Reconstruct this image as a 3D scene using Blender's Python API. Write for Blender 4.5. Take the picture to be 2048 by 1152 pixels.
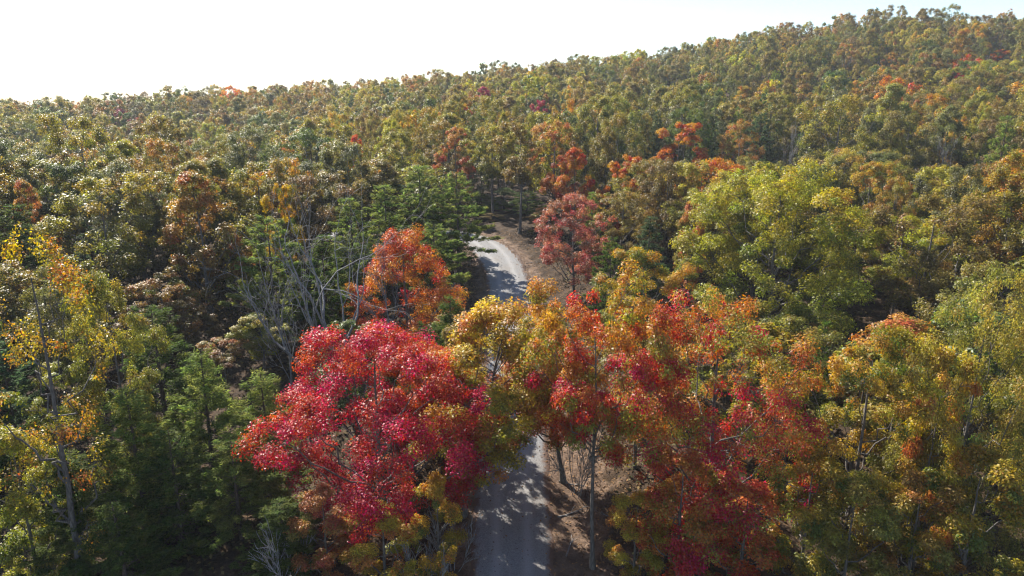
import bpy, math, random
import numpy as np

for _o in list(bpy.data.objects):
    bpy.data.objects.remove(_o)
scene = bpy.context.scene
COL = scene.collection
R = math.radians

# ------------------------------------------------------------------ camera
CAM_Z, PITCH, FPX = 24.4, 15.0, 1366.0           # height over the drive, downward tilt, focal length in photo pixels
cam_d = bpy.data.cameras.new('camera')
cam_d.sensor_width = 36.0
cam_d.lens = 36.0 * FPX / 2048.0
cam_d.clip_start, cam_d.clip_end = 0.5, 12000.0
cam = bpy.data.objects.new('camera', cam_d)
cam.location = (0, 0, CAM_Z)
cam.rotation_euler = (R(90 - PITCH), 0, 0)
COL.objects.link(cam)
scene.camera = cam

# ------------------------------------------------------------------ sky, sun, exposure
SUN_EL, SUN_AZ = 38.5, -38.0                      # degrees; azimuth from +Y, negative = to the left
world = bpy.data.worlds.new('World')
scene.world = world
world.use_nodes = True
wn, wl = world.node_tree.nodes, world.node_tree.links
wn.clear()
sky_t = wn.new('ShaderNodeTexSky')
sky_t.sky_type = 'NISHITA'
sky_t.sun_disc = False
sky_t.sun_elevation = R(SUN_EL)
sky_t.sun_rotation = R(SUN_AZ)
sky_t.air_density, sky_t.dust_density, sky_t.ozone_density = 1.0, 0.3, 2.5
sky_bg = wn.new('ShaderNodeBackground')
sky_bg.inputs['Strength'].default_value = 0.085
sky_out = wn.new('ShaderNodeOutputWorld')
wl.new(sky_t.outputs[0], sky_bg.inputs[0])
wl.new(sky_bg.outputs[0], sky_out.inputs[0])

sun_d = bpy.data.lights.new('sun', 'SUN')
sun_d.energy, sun_d.angle, sun_d.color = 5.0, R(0.5), (1.0, 0.93, 0.82)
sun = bpy.data.objects.new('sun', sun_d)
sun.rotation_euler = (R(90 - SUN_EL), 0, R(180 - SUN_AZ))
COL.objects.link(sun)

scene.view_settings.view_transform = 'Standard'
scene.view_settings.look = 'None'
scene.view_settings.gamma = 1.0
scene.view_settings.use_curve_mapping = False
scene.view_settings.exposure = 1.45
cy = scene.cycles
cy.max_bounces, cy.diffuse_bounces, cy.glossy_bounces = 7, 4, 2
cy.transmission_bounces, cy.transparent_max_bounces, cy.volume_bounces = 4, 8, 0
cy.use_denoising = True
cy.denoiser = 'OPENIMAGEDENOISE'
cy.denoising_input_passes = 'RGB_ALBEDO_NORMAL'
cy.denoising_prefilter = 'ACCURATE'
cy.sample_clamp_indirect = 0.8
cy.filter_width = 1.2

# ------------------------------------------------------------------ terrain heights (metres over the drive below the camera's view)
TAZ = [-180, -120, -75, -36, -20, 0, 9.5, 20.5, 27.5, 36, 75, 120, 180]
TR = [0, 30, 60, 100, 150, 220, 300, 345, 420, 600, 1200, 6000]
TZ = [
    [-1.5, -3, -5, -8, -12, -18, -25, -28, -34, -45, -70, -150],
    [-1.5, -3, -4, -5, -8, -12, -18, -20, -24, -35, -70, -150],
    [-1.5, -1, -1, 0, 0, 0, 2, 4, 3, -10, -60, -150],
    [-1.5, 0, 2, 4, -6, -5, 4, 9, 8, -8, -60, -150],
    [-1.5, 0, 2, 5, 1, 2, 10, 16.5, 15, -2, -60, -150],
    [-1.5, -0.1, 3.7, 6.7, 9.5, 15, 22.5, 25.5, 23, 5, -60, -150],
    [-1.5, -0.1, 2.8, 5.5, 8.5, 14, 26, 32.5, 28, 8, -60, -150],
    [-1.5, -0.3, 2, 4.5, 8, 15, 34, 43.5, 40, 20, -60, -150],
    [-1.5, -0.5, 1.5, 4, 7.5, 16, 36, 47, 43, 25, -60, -150],
    [-1.5, -0.5, 1.5, 4, 8, 17, 34, 42, 44, 25, -60, -150],
    [-1.5, -0.5, 2, 6, 12, 24, 35, 42, 46, 30, -60, -150],
    [-1.5, -1, -1, -1, 0, 4, 8, 10, 8, -10, -60, -150],
    [-1.5, -3, -5, -8, -12, -18, -25, -28, -34, -45, -70, -150]]
TZ = np.array(TZ, float)


def polar_height(x, y):
    r = np.hypot(x, y)
    a = np.degrees(np.arctan2(x, y))
    ia = np.clip(np.searchsorted(TAZ, a) - 1, 0, len(TAZ) - 2)
    ir = np.clip(np.searchsorted(TR, r) - 1, 0, len(TR) - 2)
    ta, tr = np.array(TAZ, float), np.array(TR, float)
    fa = np.clip((a - ta[ia]) / (ta[ia + 1] - ta[ia]), 0, 1)
    fr = np.clip((r - tr[ir]) / (tr[ir + 1] - tr[ir]), 0, 1)
    fa = fa * fa * (3 - 2 * fa)
    return (TZ[ia, ir] * (1 - fa) * (1 - fr) + TZ[ia + 1, ir] * fa * (1 - fr)
            + TZ[ia, ir + 1] * (1 - fa) * fr + TZ[ia + 1, ir + 1] * fa * fr)


GC, GH = 5.0, 800.0
_n = int(2 * GH / GC) + 1
_gx = np.linspace(-GH, GH, _n)
_X, _Y = np.meshgrid(_gx, _gx)
HG = polar_height(_X, _Y)
_k = np.exp(-0.5 * (np.arange(-6, 7) * GC / 11.0) ** 2)
_k /= _k.sum()
for _ax in (0, 1):
    _p = np.pad(HG, [(6, 6) if i == _ax else (0, 0) for i in (0, 1)], mode='edge')
    HG = sum(w * (_p[i:i + _n, :] if _ax == 0 else _p[:, i:i + _n]) for i, w in enumerate(_k))


def height(x, y):
    x, y = np.asarray(x, float), np.asarray(y, float)
    inside = (np.abs(x) < GH - GC) & (np.abs(y) < GH - GC)
    fx = np.clip((x + GH) / GC, 0, _n - 1.001)
    fy = np.clip((y + GH) / GC, 0, _n - 1.001)
    ix, iy = fx.astype(int), fy.astype(int)
    fx, fy = fx - ix, fy - iy
    h = (HG[iy, ix] * (1 - fx) * (1 - fy) + HG[iy, ix + 1] * fx * (1 - fy)
         + HG[iy + 1, ix] * (1 - fx) * fy + HG[iy + 1, ix + 1] * fx * fy)
    return np.where(inside, h, polar_height(x, y))


# centre line of the gravel drive
RX = [0.3, 0.2, 0.0, 0.0, -0.05, -0.2, -0.7, -1.9, -4.2, -8.0, -13.0, -20.0, -30.0, -45.0]
RY = [-60, -20, 20, 41, 60, 70, 80, 87.5, 94.5, 99.5, 102.5, 104.5, 106.0, 108.0]


def smooth_path(px, py, step=0.8):
    P = np.array(list(zip(px, py)), float)
    out = []
    for i in range(len(P) - 1):
        p0, p1, p2, p3 = P[max(i - 1, 0)], P[i], P[i + 1], P[min(i + 2, len(P) - 1)]
        m = max(2, int(np.linalg.norm(p2 - p1) / step))
        d = np.linalg.norm(p2 - p1)
        m1 = (p2 - p0) / max(np.linalg.norm(p2 - p1) + np.linalg.norm(p1 - p0), 1e-6) * d
        m2 = (p3 - p1) / max(np.linalg.norm(p3 - p2) + np.linalg.norm(p2 - p1), 1e-6) * d
        t = (np.arange(m) / m)[:, None]
        out.append((2 * t**3 - 3 * t**2 + 1) * p1 + (t**3 - 2 * t**2 + t) * m1
                   + (-2 * t**3 + 3 * t**2) * p2 + (t**3 - t**2) * m2)
    out.append(P[-1:])
    return np.concatenate(out)


ROAD = smooth_path(RX, RY)
ROAD_W = 4.5


def road_dist(x, y):
    """signed-ish distance to the centre line: (distance, side) with side > 0 to the right"""
    x, y = np.atleast_1d(np.asarray(x, float)), np.atleast_1d(np.asarray(y, float))
    best = np.full(x.shape, 1e9)
    side = np.zeros(x.shape)
    A, B = ROAD[:-1], ROAD[1:]
    for a, b in zip(A[::2], ROAD[2::2] if len(ROAD[2::2]) == len(A[::2]) else B[::2]):
        d = np.hypot(x - a[0], y - a[1])
        t = b - a
        s = (x - a[0]) * t[1] - (y - a[1]) * t[0]
        m = d < best
        best = np.where(m, d, best)
        side = np.where(m, s, side)
    return best, np.sign(side)


def at(px, py, fwd):
    """world point seen at photo pixel (px, py) at forward ground distance fwd"""
    u, v = (px - 1024) / FPX, (py - 576) / FPX
    c, s = math.cos(R(PITCH)), math.sin(R(PITCH))
    t = fwd / (c - v * s)
    return u * t, fwd, CAM_Z - t * (s + v * c)


def project(x, y, z):
    c, s = math.cos(R(PITCH)), math.sin(R(PITCH))
    dz = z - CAM_Z
    d = y * c - dz * s
    d = np.where(np.abs(d) < 1e-6, 1e-6, d)
    return 1024 + FPX * x / d, 576 - FPX * (y * s + dz * c) / d, d


# ------------------------------------------------------------------ materials
def new_mat(name):
    m = bpy.data.materials.new(name)
    m.use_nodes = True
    m.node_tree.nodes.clear()
    return m, m.node_tree.nodes, m.node_tree.links


def math_node(n, l, op, a, b=None, c=None, clamp=False):
    k = n.new('ShaderNodeMath')
    k.operation = op
    k.use_clamp = clamp
    for i, v in enumerate((a, b, c)):
        if v is None:
            continue
        if isinstance(v, (int, float)):
            k.inputs[i].default_value = v
        else:
            l.new(v, k.inputs[i])
    return k.outputs[0]


def mix_col(n, l, fac, a, b, mode='MIX'):
    k = n.new('ShaderNodeMix')
    k.data_type = 'RGBA'
    k.blend_type = mode
    for sock, v in ((k.inputs[0], fac), (k.inputs[6], a), (k.inputs[7], b)):
        if isinstance(v, (int, float)):
            sock.default_value = v
        elif isinstance(v, tuple):
            sock.default_value = (*v, 1)
        else:
            l.new(v, sock)
    return k.outputs[2]


def attr(n, name, kind='GEOMETRY'):
    a = n.new('ShaderNodeAttribute')
    a.attribute_name = name
    a.attribute_type = kind
    return a


def ramp(n, l, fac, stops):
    k = n.new('ShaderNodeValToRGB')
    while len(k.color_ramp.elements) < len(stops):
        k.color_ramp.elements.new(0.5)
    for e, (p, c) in zip(k.color_ramp.elements, stops):
        e.position = p
        e.color = (*c, 1) if len(c) == 3 else c
    l.new(fac, k.inputs[0])
    return k.outputs[0]


def leaf_material(name, transl, rough, spec):
    m, n, l = new_mat(name)
    lv, cv, tv = (attr(n, k).outputs['Fac'] for k in ('leaf_value', 'spray_value', 'height_value'))
    ta, tb, mp = (attr(n, k, 'INSTANCER') for k in ('tint_a', 'tint_b', 'tint_mix'))
    sep = n.new('ShaderNodeSeparateXYZ')
    l.new(mp.outputs['Vector'], sep.inputs[0])
    f = math_node(n, l, 'MULTIPLY', math_node(n, l, 'SUBTRACT', tv, 0.5), sep.outputs[1])
    f = math_node(n, l, 'ADD', f, sep.outputs[0])
    f = math_node(n, l, 'ADD', f, math_node(n, l, 'MULTIPLY', math_node(n, l, 'SUBTRACT', cv, 0.5), sep.outputs[2]))
    f = math_node(n, l, 'ADD', f, math_node(n, l, 'MULTIPLY', math_node(n, l, 'SUBTRACT', lv, 0.5), 0.45), clamp=True)
    col = mix_col(n, l, f, ta.outputs['Color'], tb.outputs['Color'])
    tc_ = attr(n, 'tint_c', 'INSTANCER')
    pick = math_node(n, l, 'FRACT', math_node(n, l, 'MULTIPLY_ADD', cv, 5.17, math_node(n, l, 'MULTIPLY', lv, 0.22)))
    col = mix_col(n, l, ramp(n, l, pick, [(0.66, (0, 0, 0)), (0.78, (1, 1, 1))]), col, tc_.outputs['Color'])
    lv2 = math_node(n, l, 'FRACT', math_node(n, l, 'MULTIPLY', lv, 17.31))
    hsv = n.new('ShaderNodeHueSaturation')
    l.new(col, hsv.inputs['Color'])
    cv2 = math_node(n, l, 'FRACT', math_node(n, l, 'MULTIPLY', cv, 13.7))
    l.new(math_node(n, l, 'ADD', math_node(n, l, 'MULTIPLY_ADD', lv2, 0.036, 0.482), math_node(n, l, 'MULTIPLY_ADD', cv2, 0.05, -0.021)), hsv.inputs['Hue'])
    l.new(math_node(n, l, 'MULTIPLY_ADD', math_node(n, l, 'FRACT', math_node(n, l, 'MULTIPLY', lv, 7.77)), 0.9, 0.55), hsv.inputs['Value'])
    p = n.new('ShaderNodeBsdfPrincipled')
    l.new(hsv.outputs[0], p.inputs['Base Color'])
    p.inputs['Roughness'].default_value = rough
    p.inputs['Specular IOR Level'].default_value = spec
    tr = n.new('ShaderNodeBsdfTranslucent')
    thr = n.new('ShaderNodeHueSaturation')        # light through a leaf is stronger and more saturated than off it
    thr.inputs['Saturation'].default_value = 1.08
    thr.inputs['Value'].default_value = 1.45
    l.new(hsv.outputs[0], thr.inputs['Color'])
    l.new(thr.outputs[0], tr.inputs['Color'])
    mx = n.new('ShaderNodeMixShader')
    mx.inputs[0].default_value = transl
    l.new(p.outputs[0], mx.inputs[1])
    l.new(tr.outputs[0], mx.inputs[2])
    o = n.new('ShaderNodeOutputMaterial')
    l.new(mx.outputs[0], o.inputs[0])
    return m


M_LEAF = leaf_material('autumn_leaf', 0.46, 0.46, 0.38)
M_NEEDLE = leaf_material('pine_needle', 0.45, 0.7, 0.08)


def bark_material(name, ca, cb):
    m, n, l = new_mat(name)
    tc = n.new('ShaderNodeTexCoord')
    mp = n.new('ShaderNodeMapping')
    mp.inputs['Scale'].default_value = (6, 6, 1.2)
    l.new(tc.outputs['Object'], mp.inputs[0])
    nz = n.new('ShaderNodeTexNoise')
    nz.inputs['Scale'].default_value = 3.0
    nz.inputs['Detail'].default_value = 6
    l.new(mp.outputs[0], nz.inputs['Vector'])
    rp = n.new('ShaderNodeValToRGB')
    rp.color_ramp.elements[0].position, rp.color_ramp.elements[0].color = 0.35, (*ca, 1)
    rp.color_ramp.elements[1].position, rp.color_ramp.elements[1].color = 0.65, (*cb, 1)
    l.new(nz.outputs[0], rp.inputs[0])
    p = n.new('ShaderNodeBsdfPrincipled')
    p.inputs['Roughness'].default_value = 0.9
    l.new(rp.outputs[0], p.inputs['Base Color'])
    bp = n.new('ShaderNodeBump')
    bp.inputs['Distance'].default_value = 0.04
    l.new(nz.outputs[0], bp.inputs['Height'])
    l.new(bp.outputs[0], p.inputs['Normal'])
    o = n.new('ShaderNodeOutputMaterial')
    l.new(p.outputs[0], o.inputs[0])
    return m


M_BARK = bark_material('oak_bark', (0.055, 0.048, 0.042), (0.15, 0.135, 0.12))
M_GREY = bark_material('weathered_grey_bark', (0.10, 0.097, 0.097), (0.27, 0.265, 0.26))
M_PBARK = bark_material('pine_bark', (0.04, 0.03, 0.024), (0.12, 0.085, 0.065))


def noise(n, l, vec, scale, detail=5, rough=0.6):
    k = n.new('ShaderNodeTexNoise')
    k.inputs['Scale'].default_value = scale
    k.inputs['Detail'].default_value = detail
    k.inputs['Roughness'].default_value = rough
    l.new(vec, k.inputs['Vector'])
    return k.outputs[0]


def ground_material():
    m, n, l = new_mat('forest_floor')
    pos = n.new('ShaderNodeTexCoord').outputs['Object']
    litter = ramp(n, l, noise(n, l, pos, 1.7, 8, 0.75), [(0.28, (0.016, 0.011, 0.008)), (0.5, (0.050, 0.032, 0.019)), (0.62, (0.09, 0.055, 0.028)), (0.75, (0.15, 0.09, 0.045))])
    dirt = ramp(n, l, noise(n, l, pos, 0.9, 9, 0.72), [(0.25, (0.045, 0.028, 0.020)), (0.45, (0.105, 0.068, 0.046)), (0.58, (0.18, 0.122, 0.085)), (0.75, (0.32, 0.235, 0.17))])
    edge = math_node(n, l, 'ADD', attr(n, 'bare_soil').outputs['Fac'], math_node(n, l, 'MULTIPLY', math_node(n, l, 'SUBTRACT', noise(n, l, pos, 0.8, 6, 0.7), 0.5), 1.3))
    f = ramp(n, l, edge, [(0.38, (0, 0, 0)), (0.58, (1, 1, 1))])
    col = mix_col(n, l, f, litter, dirt)
    p = n.new('ShaderNodeBsdfPrincipled')
    p.inputs['Roughness'].default_value = 0.95
    p.inputs['Specular IOR Level'].default_value = 0.2
    l.new(col, p.inputs['Base Color'])
    bp = n.new('ShaderNodeBump')
    bp.inputs['Distance'].default_value = 0.25
    bp.inputs['Strength'].default_value = 0.9
    l.new(noise(n, l, pos, 2.2, 8, 0.7), bp.inputs['Height'])
    l.new(bp.outputs[0], p.inputs['Normal'])
    o = n.new('ShaderNodeOutputMaterial')
    l.new(p.outputs[0], o.inputs[0])
    return m


def road_material():
    m, n, l = new_mat('gravel_drive')
    pos = n.new('ShaderNodeTexCoord').outputs['Object']
    fine = noise(n, l, pos, 14, 6, 0.75)
    base = ramp(n, l, fine, [(0.3, (0.10, 0.10, 0.10)), (0.5, (0.20, 0.20, 0.203)), (0.7, (0.30, 0.298, 0.295))])
    broad = noise(n, l, pos, 0.45, 5, 0.6)
    base = mix_col(n, l, ramp(n, l, broad, [(0.4, (0, 0, 0)), (0.7, (0.5, 0.5, 0.5))]), base, (0.19, 0.165, 0.14))
    # wheel tracks are packed paler, edges dusted with soil
    ac = attr(n, 'across').outputs['Fac']
    aa = math_node(n, l, 'ABSOLUTE', ac)
    trk = math_node(n, l, 'ABSOLUTE', math_node(n, l, 'SUBTRACT', aa, 0.40))
    base = mix_col(n, l, ramp(n, l, trk, [(0.03, (0.45, 0.45, 0.45)), (0.2, (0, 0, 0))]), base, (0.34, 0.335, 0.33))
    e = math_node(n, l, 'ADD', aa, math_node(n, l, 'MULTIPLY', math_node(n, l, 'SUBTRACT', noise(n, l, pos, 1.6, 6, 0.7), 0.5), 0.5))
    base = mix_col(n, l, ramp(n, l, e, [(0.86, (0, 0, 0)), (1.03, (1, 1, 1))]), base, (0.14, 0.085, 0.06))
    specks = n.new('ShaderNodeTexVoronoi')
    specks.inputs['Scale'].default_value = 3.2
    l.new(pos, specks.inputs['Vector'])
    base = mix_col(n, l, ramp(n, l, specks.outputs['Distance'], [(0.10, (0.75, 0.75, 0.75)), (0.17, (0, 0, 0))]), base, (0.09, 0.07, 0.06))
    p = n.new('ShaderNodeBsdfPrincipled')
    p.inputs['Roughness'].default_value = 0.9
    p.inputs['Specular IOR Level'].default_value = 0.25
    l.new(base, p.inputs['Base Color'])
    bp = n.new('ShaderNodeBump')
    bp.inputs['Distance'].default_value = 0.05
    l.new(fine, bp.inputs['Height'])
    l.new(bp.outputs[0], p.inputs['Normal'])
    o = n.new('ShaderNodeOutputMaterial')
    l.new(p.outputs[0], o.inputs[0])
    return m


M_GROUND, M_ROAD = ground_material(), road_material()


# ------------------------------------------------------------------ mesh helpers
def mesh_from(name, verts, faces, mats, mat_idx=None, attrs=None, smooth=False):
    """verts (N,3); faces: list of (M,k) index arrays"""
    me = bpy.data.meshes.new(name)
    me.vertices.add(len(verts))
    me.vertices.foreach_set('co', np.asarray(verts, np.float32).ravel())
    idx = np.concatenate([np.asarray(f, np.int32).ravel() for f in faces])
    tot = np.concatenate([np.full(len(f), np.asarray(f).shape[1], np.int32) for f in faces])
    start = np.concatenate([[0], np.cumsum(tot)[:-1]]).astype(np.int32)
    me.loops.add(len(idx))
    me.loops.foreach_set('vertex_index', idx)
    me.polygons.add(len(tot))
    me.polygons.foreach_set('loop_start', start)
    if mat_idx is not None:
        me.polygons.foreach_set('material_index', np.asarray(mat_idx, np.int32))
    if smooth:
        me.polygons.foreach_set('use_smooth', np.ones(len(tot), bool))
    for m in mats:
        me.materials.append(m)
    for k, v in (attrs or {}).items():
        a = me.attributes.new(k, 'FLOAT', 'POINT')
        a.data.foreach_set('value', np.asarray(v, np.float32))
    me.update()
    me.validate()
    return me


def add_obj(name, data, parent=None, loc=(0, 0, 0)):
    o = bpy.data.objects.new(name, data)
    COL.objects.link(o)
    o.location = loc
    if parent is not None:
        o.parent = parent
    return o


def tag(o, label=None, cat=None, group=None, kind=None):
    if label:
        o['label'] = label
    if cat:
        o['category'] = cat
    if group:
        o['group'] = group
    if kind:
        o['kind'] = kind
    return o


def nrm(v):
    return v / np.maximum(np.linalg.norm(v, axis=-1, keepdims=True), 1e-9)


class Tubes:
    def __init__(self):
        self.v, self.f, self.n = [], [], 0

    def add(self, pts, rad, k=5):
        pts, rad = np.asarray(pts, float), np.asarray(rad, float)
        m = len(pts)
        t = nrm(np.gradient(pts, axis=0))
        ref = np.array([0.31, 0.95, 0.05]) if abs(t[0][2]) > 0.7 else np.array([0.0, 0.1, 1.0])
        a = nrm(np.cross(t, ref))
        b = np.cross(t, a)
        th = np.arange(k) / k * 2 * math.pi
        ring = pts[:, None] + rad[:, None, None] * (a[:, None] * np.cos(th)[None, :, None] + b[:, None] * np.sin(th)[None, :, None])
        self.v.append(ring.reshape(-1, 3))
        i = np.arange(m - 1)[:, None] * k
        j = np.arange(k)[None, :]
        q = np.stack([i + j, i + (j + 1) % k, i + k + (j + 1) % k, i + k + j], -1).reshape(-1, 4) + self.n
        self.f.append(q)
        self.n += m * k

    def mesh(self, name, mat):
        return mesh_from(name, np.concatenate(self.v), [np.concatenate(self.f)], [mat], smooth=True)


def leaf_quads(P, N, D, L, W, fold=0.25):
    """folded diamond leaves: centre P, normal N, axis D, length L, width W"""
    D = nrm(D - N * (D * N).sum(-1, keepdims=True))
    S = np.cross(N, D)
    L, W = L[:, None], W[:, None]
    v = np.stack([P - D * L * 0.5, P + S * W * 0.5 + N * W * fold, P + D * L * 0.5, P - S * W * 0.5 + N * W * fold], 1)
    return v.reshape(-1, 3)


def crown_mesh(name, P, N, D, L, W, lv, cv, tv, mat, fold=0.25):
    n = len(P)
    v = leaf_quads(P, N, D, L, W, fold)
    f = np.arange(4 * n, dtype=np.int32).reshape(-1, 4)
    return mesh_from(name, v, [f], [mat], attrs={'leaf_value': np.repeat(lv, 4), 'spray_value': np.repeat(cv, 4), 'height_value': np.repeat(tv, 4)})


def bezier(a, b, c, n):
    t = np.linspace(0, 1, n)[:, None]
    return (1 - t)**2 * a + 2 * t * (1 - t) * b + t**2 * c


# ------------------------------------------------------------------ deciduous trees
PROF = {'round': ([0, .15, .4, .7, .9, 1], [.55, .85, 1.0, .82, .5, .2]),
        'cone': ([0, .15, .35, .6, .85, 1], [.75, .98, 1.0, .72, .36, .12]),
        'tall': ([0, .2, .5, .75, .92, 1], [.6, .85, 1.0, .9, .55, .2]),
        'top': ([0, .25, .55, .8, .93, 1], [.35, .65, 1.0, .95, .65, .25])}


def deciduous(seed, H, base, Rr, prof='round', lobes=12, leaves=9000, L=.3, W=.16, clr=None, lean=(0, 0), twigs=True, bark=None, trunk_r=None, low=0.06, hang=0.3, nc=1.6, lr_rng=(.25, .46)):
    g = np.random.default_rng(seed)
    px, py = PROF[prof]
    zb = base * H
    Hc = H - zb
    tr = trunk_r or 0.011 * H + 0.02
    tb = Tubes()
    # trunk
    nt = 12
    zt = np.linspace(0, H * 0.86, nt)
    wob = np.cumsum(g.normal(0, 0.012 * H / nt * 3, (nt, 2)), 0)
    wob -= wob[0]
    s = zt / H
    trunk = np.stack([wob[:, 0] + lean[0] * s**1.4, wob[:, 1] + lean[1] * s**1.4, zt], 1)
    rad = tr * (1 - 0.9 * (s / 0.86)**0.9) + 0.012
    rad[0] *= 1.5
    tb.add(trunk, rad, 8 if twigs else 5)

    def trunk_at(z):
        return np.array([np.interp(z, zt, trunk[:, 0]), np.interp(z, zt, trunk[:, 1]), z])

    def rad_at(z):
        return np.interp(z, zt, rad)
    # lobes
    lob = []
    ga = g.uniform(0, 6.28)
    for i in range(lobes):
        t = (i + 0.5) / lobes * 0.9 + g.uniform(-.05, .05)
        rr = Rr * np.interp(t, px, py)
        a = ga + i * 2.39996 + g.uniform(-.45, .45)
        lr = Rr * g.uniform(*lr_rng) * (1 - 0.2 * t)
        d = max(rr - lr * 0.75, 0) * g.uniform(.75, 1.12)
        z = zb + Hc * t
        c0 = trunk_at(min(z, H * .86))
        lob.append((np.array([c0[0] + d * math.cos(a), c0[1] + d * math.sin(a), min(z, H - lr * .7)]), lr))
    c0 = trunk_at(H * .85)
    lob.append((np.array([c0[0], c0[1], H - Rr * .28]), Rr * .30))
    # clusters of leaves on the lobes
    clr = clr or Rr * 0.13
    CP, CR, CO, LO = [], [], [], []
    for li, (c, lr) in enumerate(lob):
        nC = max(6, int(nc * (lr / clr)**2))
        dirs = nrm(g.normal(0, 1, (nC * 3, 3)))
        ax = nrm(c - np.array([*trunk_at(min(c[2], H * .86))[:2], c[2] - lr * .4]))
        keep = dirs @ ax > g.uniform(-1.0, 0.1, len(dirs))
        keep &= dirs[:, 2] > g.uniform(-1.1, -0.1, len(dirs))
        dirs = dirs[keep][:nC]
        rr = lr * g.uniform(.55, 1.08, len(dirs))
        p = c + dirs * rr[:, None] * np.array([1, 1, .95])
        bad = np.zeros(len(p), bool)
        for lj, (c2, l2) in enumerate(lob):
            if lj != li:
                bad |= np.linalg.norm(p - c2, axis=1) < l2 * .45
        p, dirs = p[~bad], dirs[~bad]
        CP.append(p)
        CO.append(dirs)
        CR.append(clr * g.uniform(.6, 1.35, len(p)))
        LO.append(np.full(len(p), li))
    CP, CR, CO, LO = map(np.concatenate, (CP, CR, CO, LO))
    ok = CP[:, 2] > max(low * H, zb * 0.6)
    CP, CR, CO, LO = CP[ok], CR[ok], CO[ok], LO[ok]
    # limbs to lobes, twigs to clusters
    for li, (c, lr) in enumerate(lob[:-1]):
        hd = math.hypot(c[0], c[1])
        z0 = np.clip(c[2] - 0.75 * hd - 0.08 * H, 0.14 * H if base < .3 else zb * .75, H * .82)
        a = trunk_at(z0)
        mid = a * .45 + c * .55 + np.array([0, 0, -0.05 * H]) + g.normal(0, .03 * H, 3) * np.array([1, 1, .4])
        limb = bezier(a, mid, c, 8)
        limb[1:-1] += g.normal(0, .012 * H, (6, 3))
        r0 = min(rad_at(z0) * .55, .2)
        lrad = np.linspace(r0, r0 * .22 + .008, 8)
        tb.add(limb, lrad, 6 if twigs else 4)
        if twigs:
            for p in CP[LO == li]:
                k = int(np.argmin(np.linalg.norm(limb[2:] - p, axis=1) + g.uniform(0, .3, 6))) + 2
                q = limb[k]
                m2 = (p + q) / 2 + g.normal(0, .10, 3) * np.linalg.norm(p - q)
                tb.add(bezier(q, m2, p, 4), np.linspace(lrad[k] * .45 + .004, .005, 4), 3)
    # leaves
    w = CR**2
    cnt = g.multinomial(leaves, w / w.sum())
    ci = np.repeat(np.arange(len(CP)), cnt)
    d = nrm(g.normal(0, 1, (leaves, 3)))
    rr = CR[ci] * g.uniform(0, 1, leaves)**.55
    P = CP[ci] + d * rr[:, None] * np.array([1.0, 1.0, .85])
    P[:, 2] -= 0.25 * (np.hypot(d[:, 0], d[:, 1]) * rr)**2 / np.maximum(CR[ci], .1)
    N = nrm(CO[ci] * .35 + d * .55 + np.array([0, 0, .55]) + g.normal(0, .55, (leaves, 3)))
    D = nrm(d + np.array([0, 0, -hang]) + g.normal(0, .6, (leaves, 3)))
    sc = g.uniform(.65, 1.25, leaves)
    lv = g.uniform(0, 1, leaves)
    lobv = g.uniform(0, 1, len(lob))
    cvv = np.clip(.6 * lobv[LO] + .4 * g.uniform(0, 1, len(CP)), 0, 1)
    tvv = np.clip((P[:, 2] - zb) / Hc, 0, 1)
    crown = crown_mesh('crown', P, N, D, L * sc, W * sc, lv, cvv[ci], tvv, M_LEAF)
    return tb.mesh('trunk', bark or M_BARK), crown, H, Rr


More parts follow.
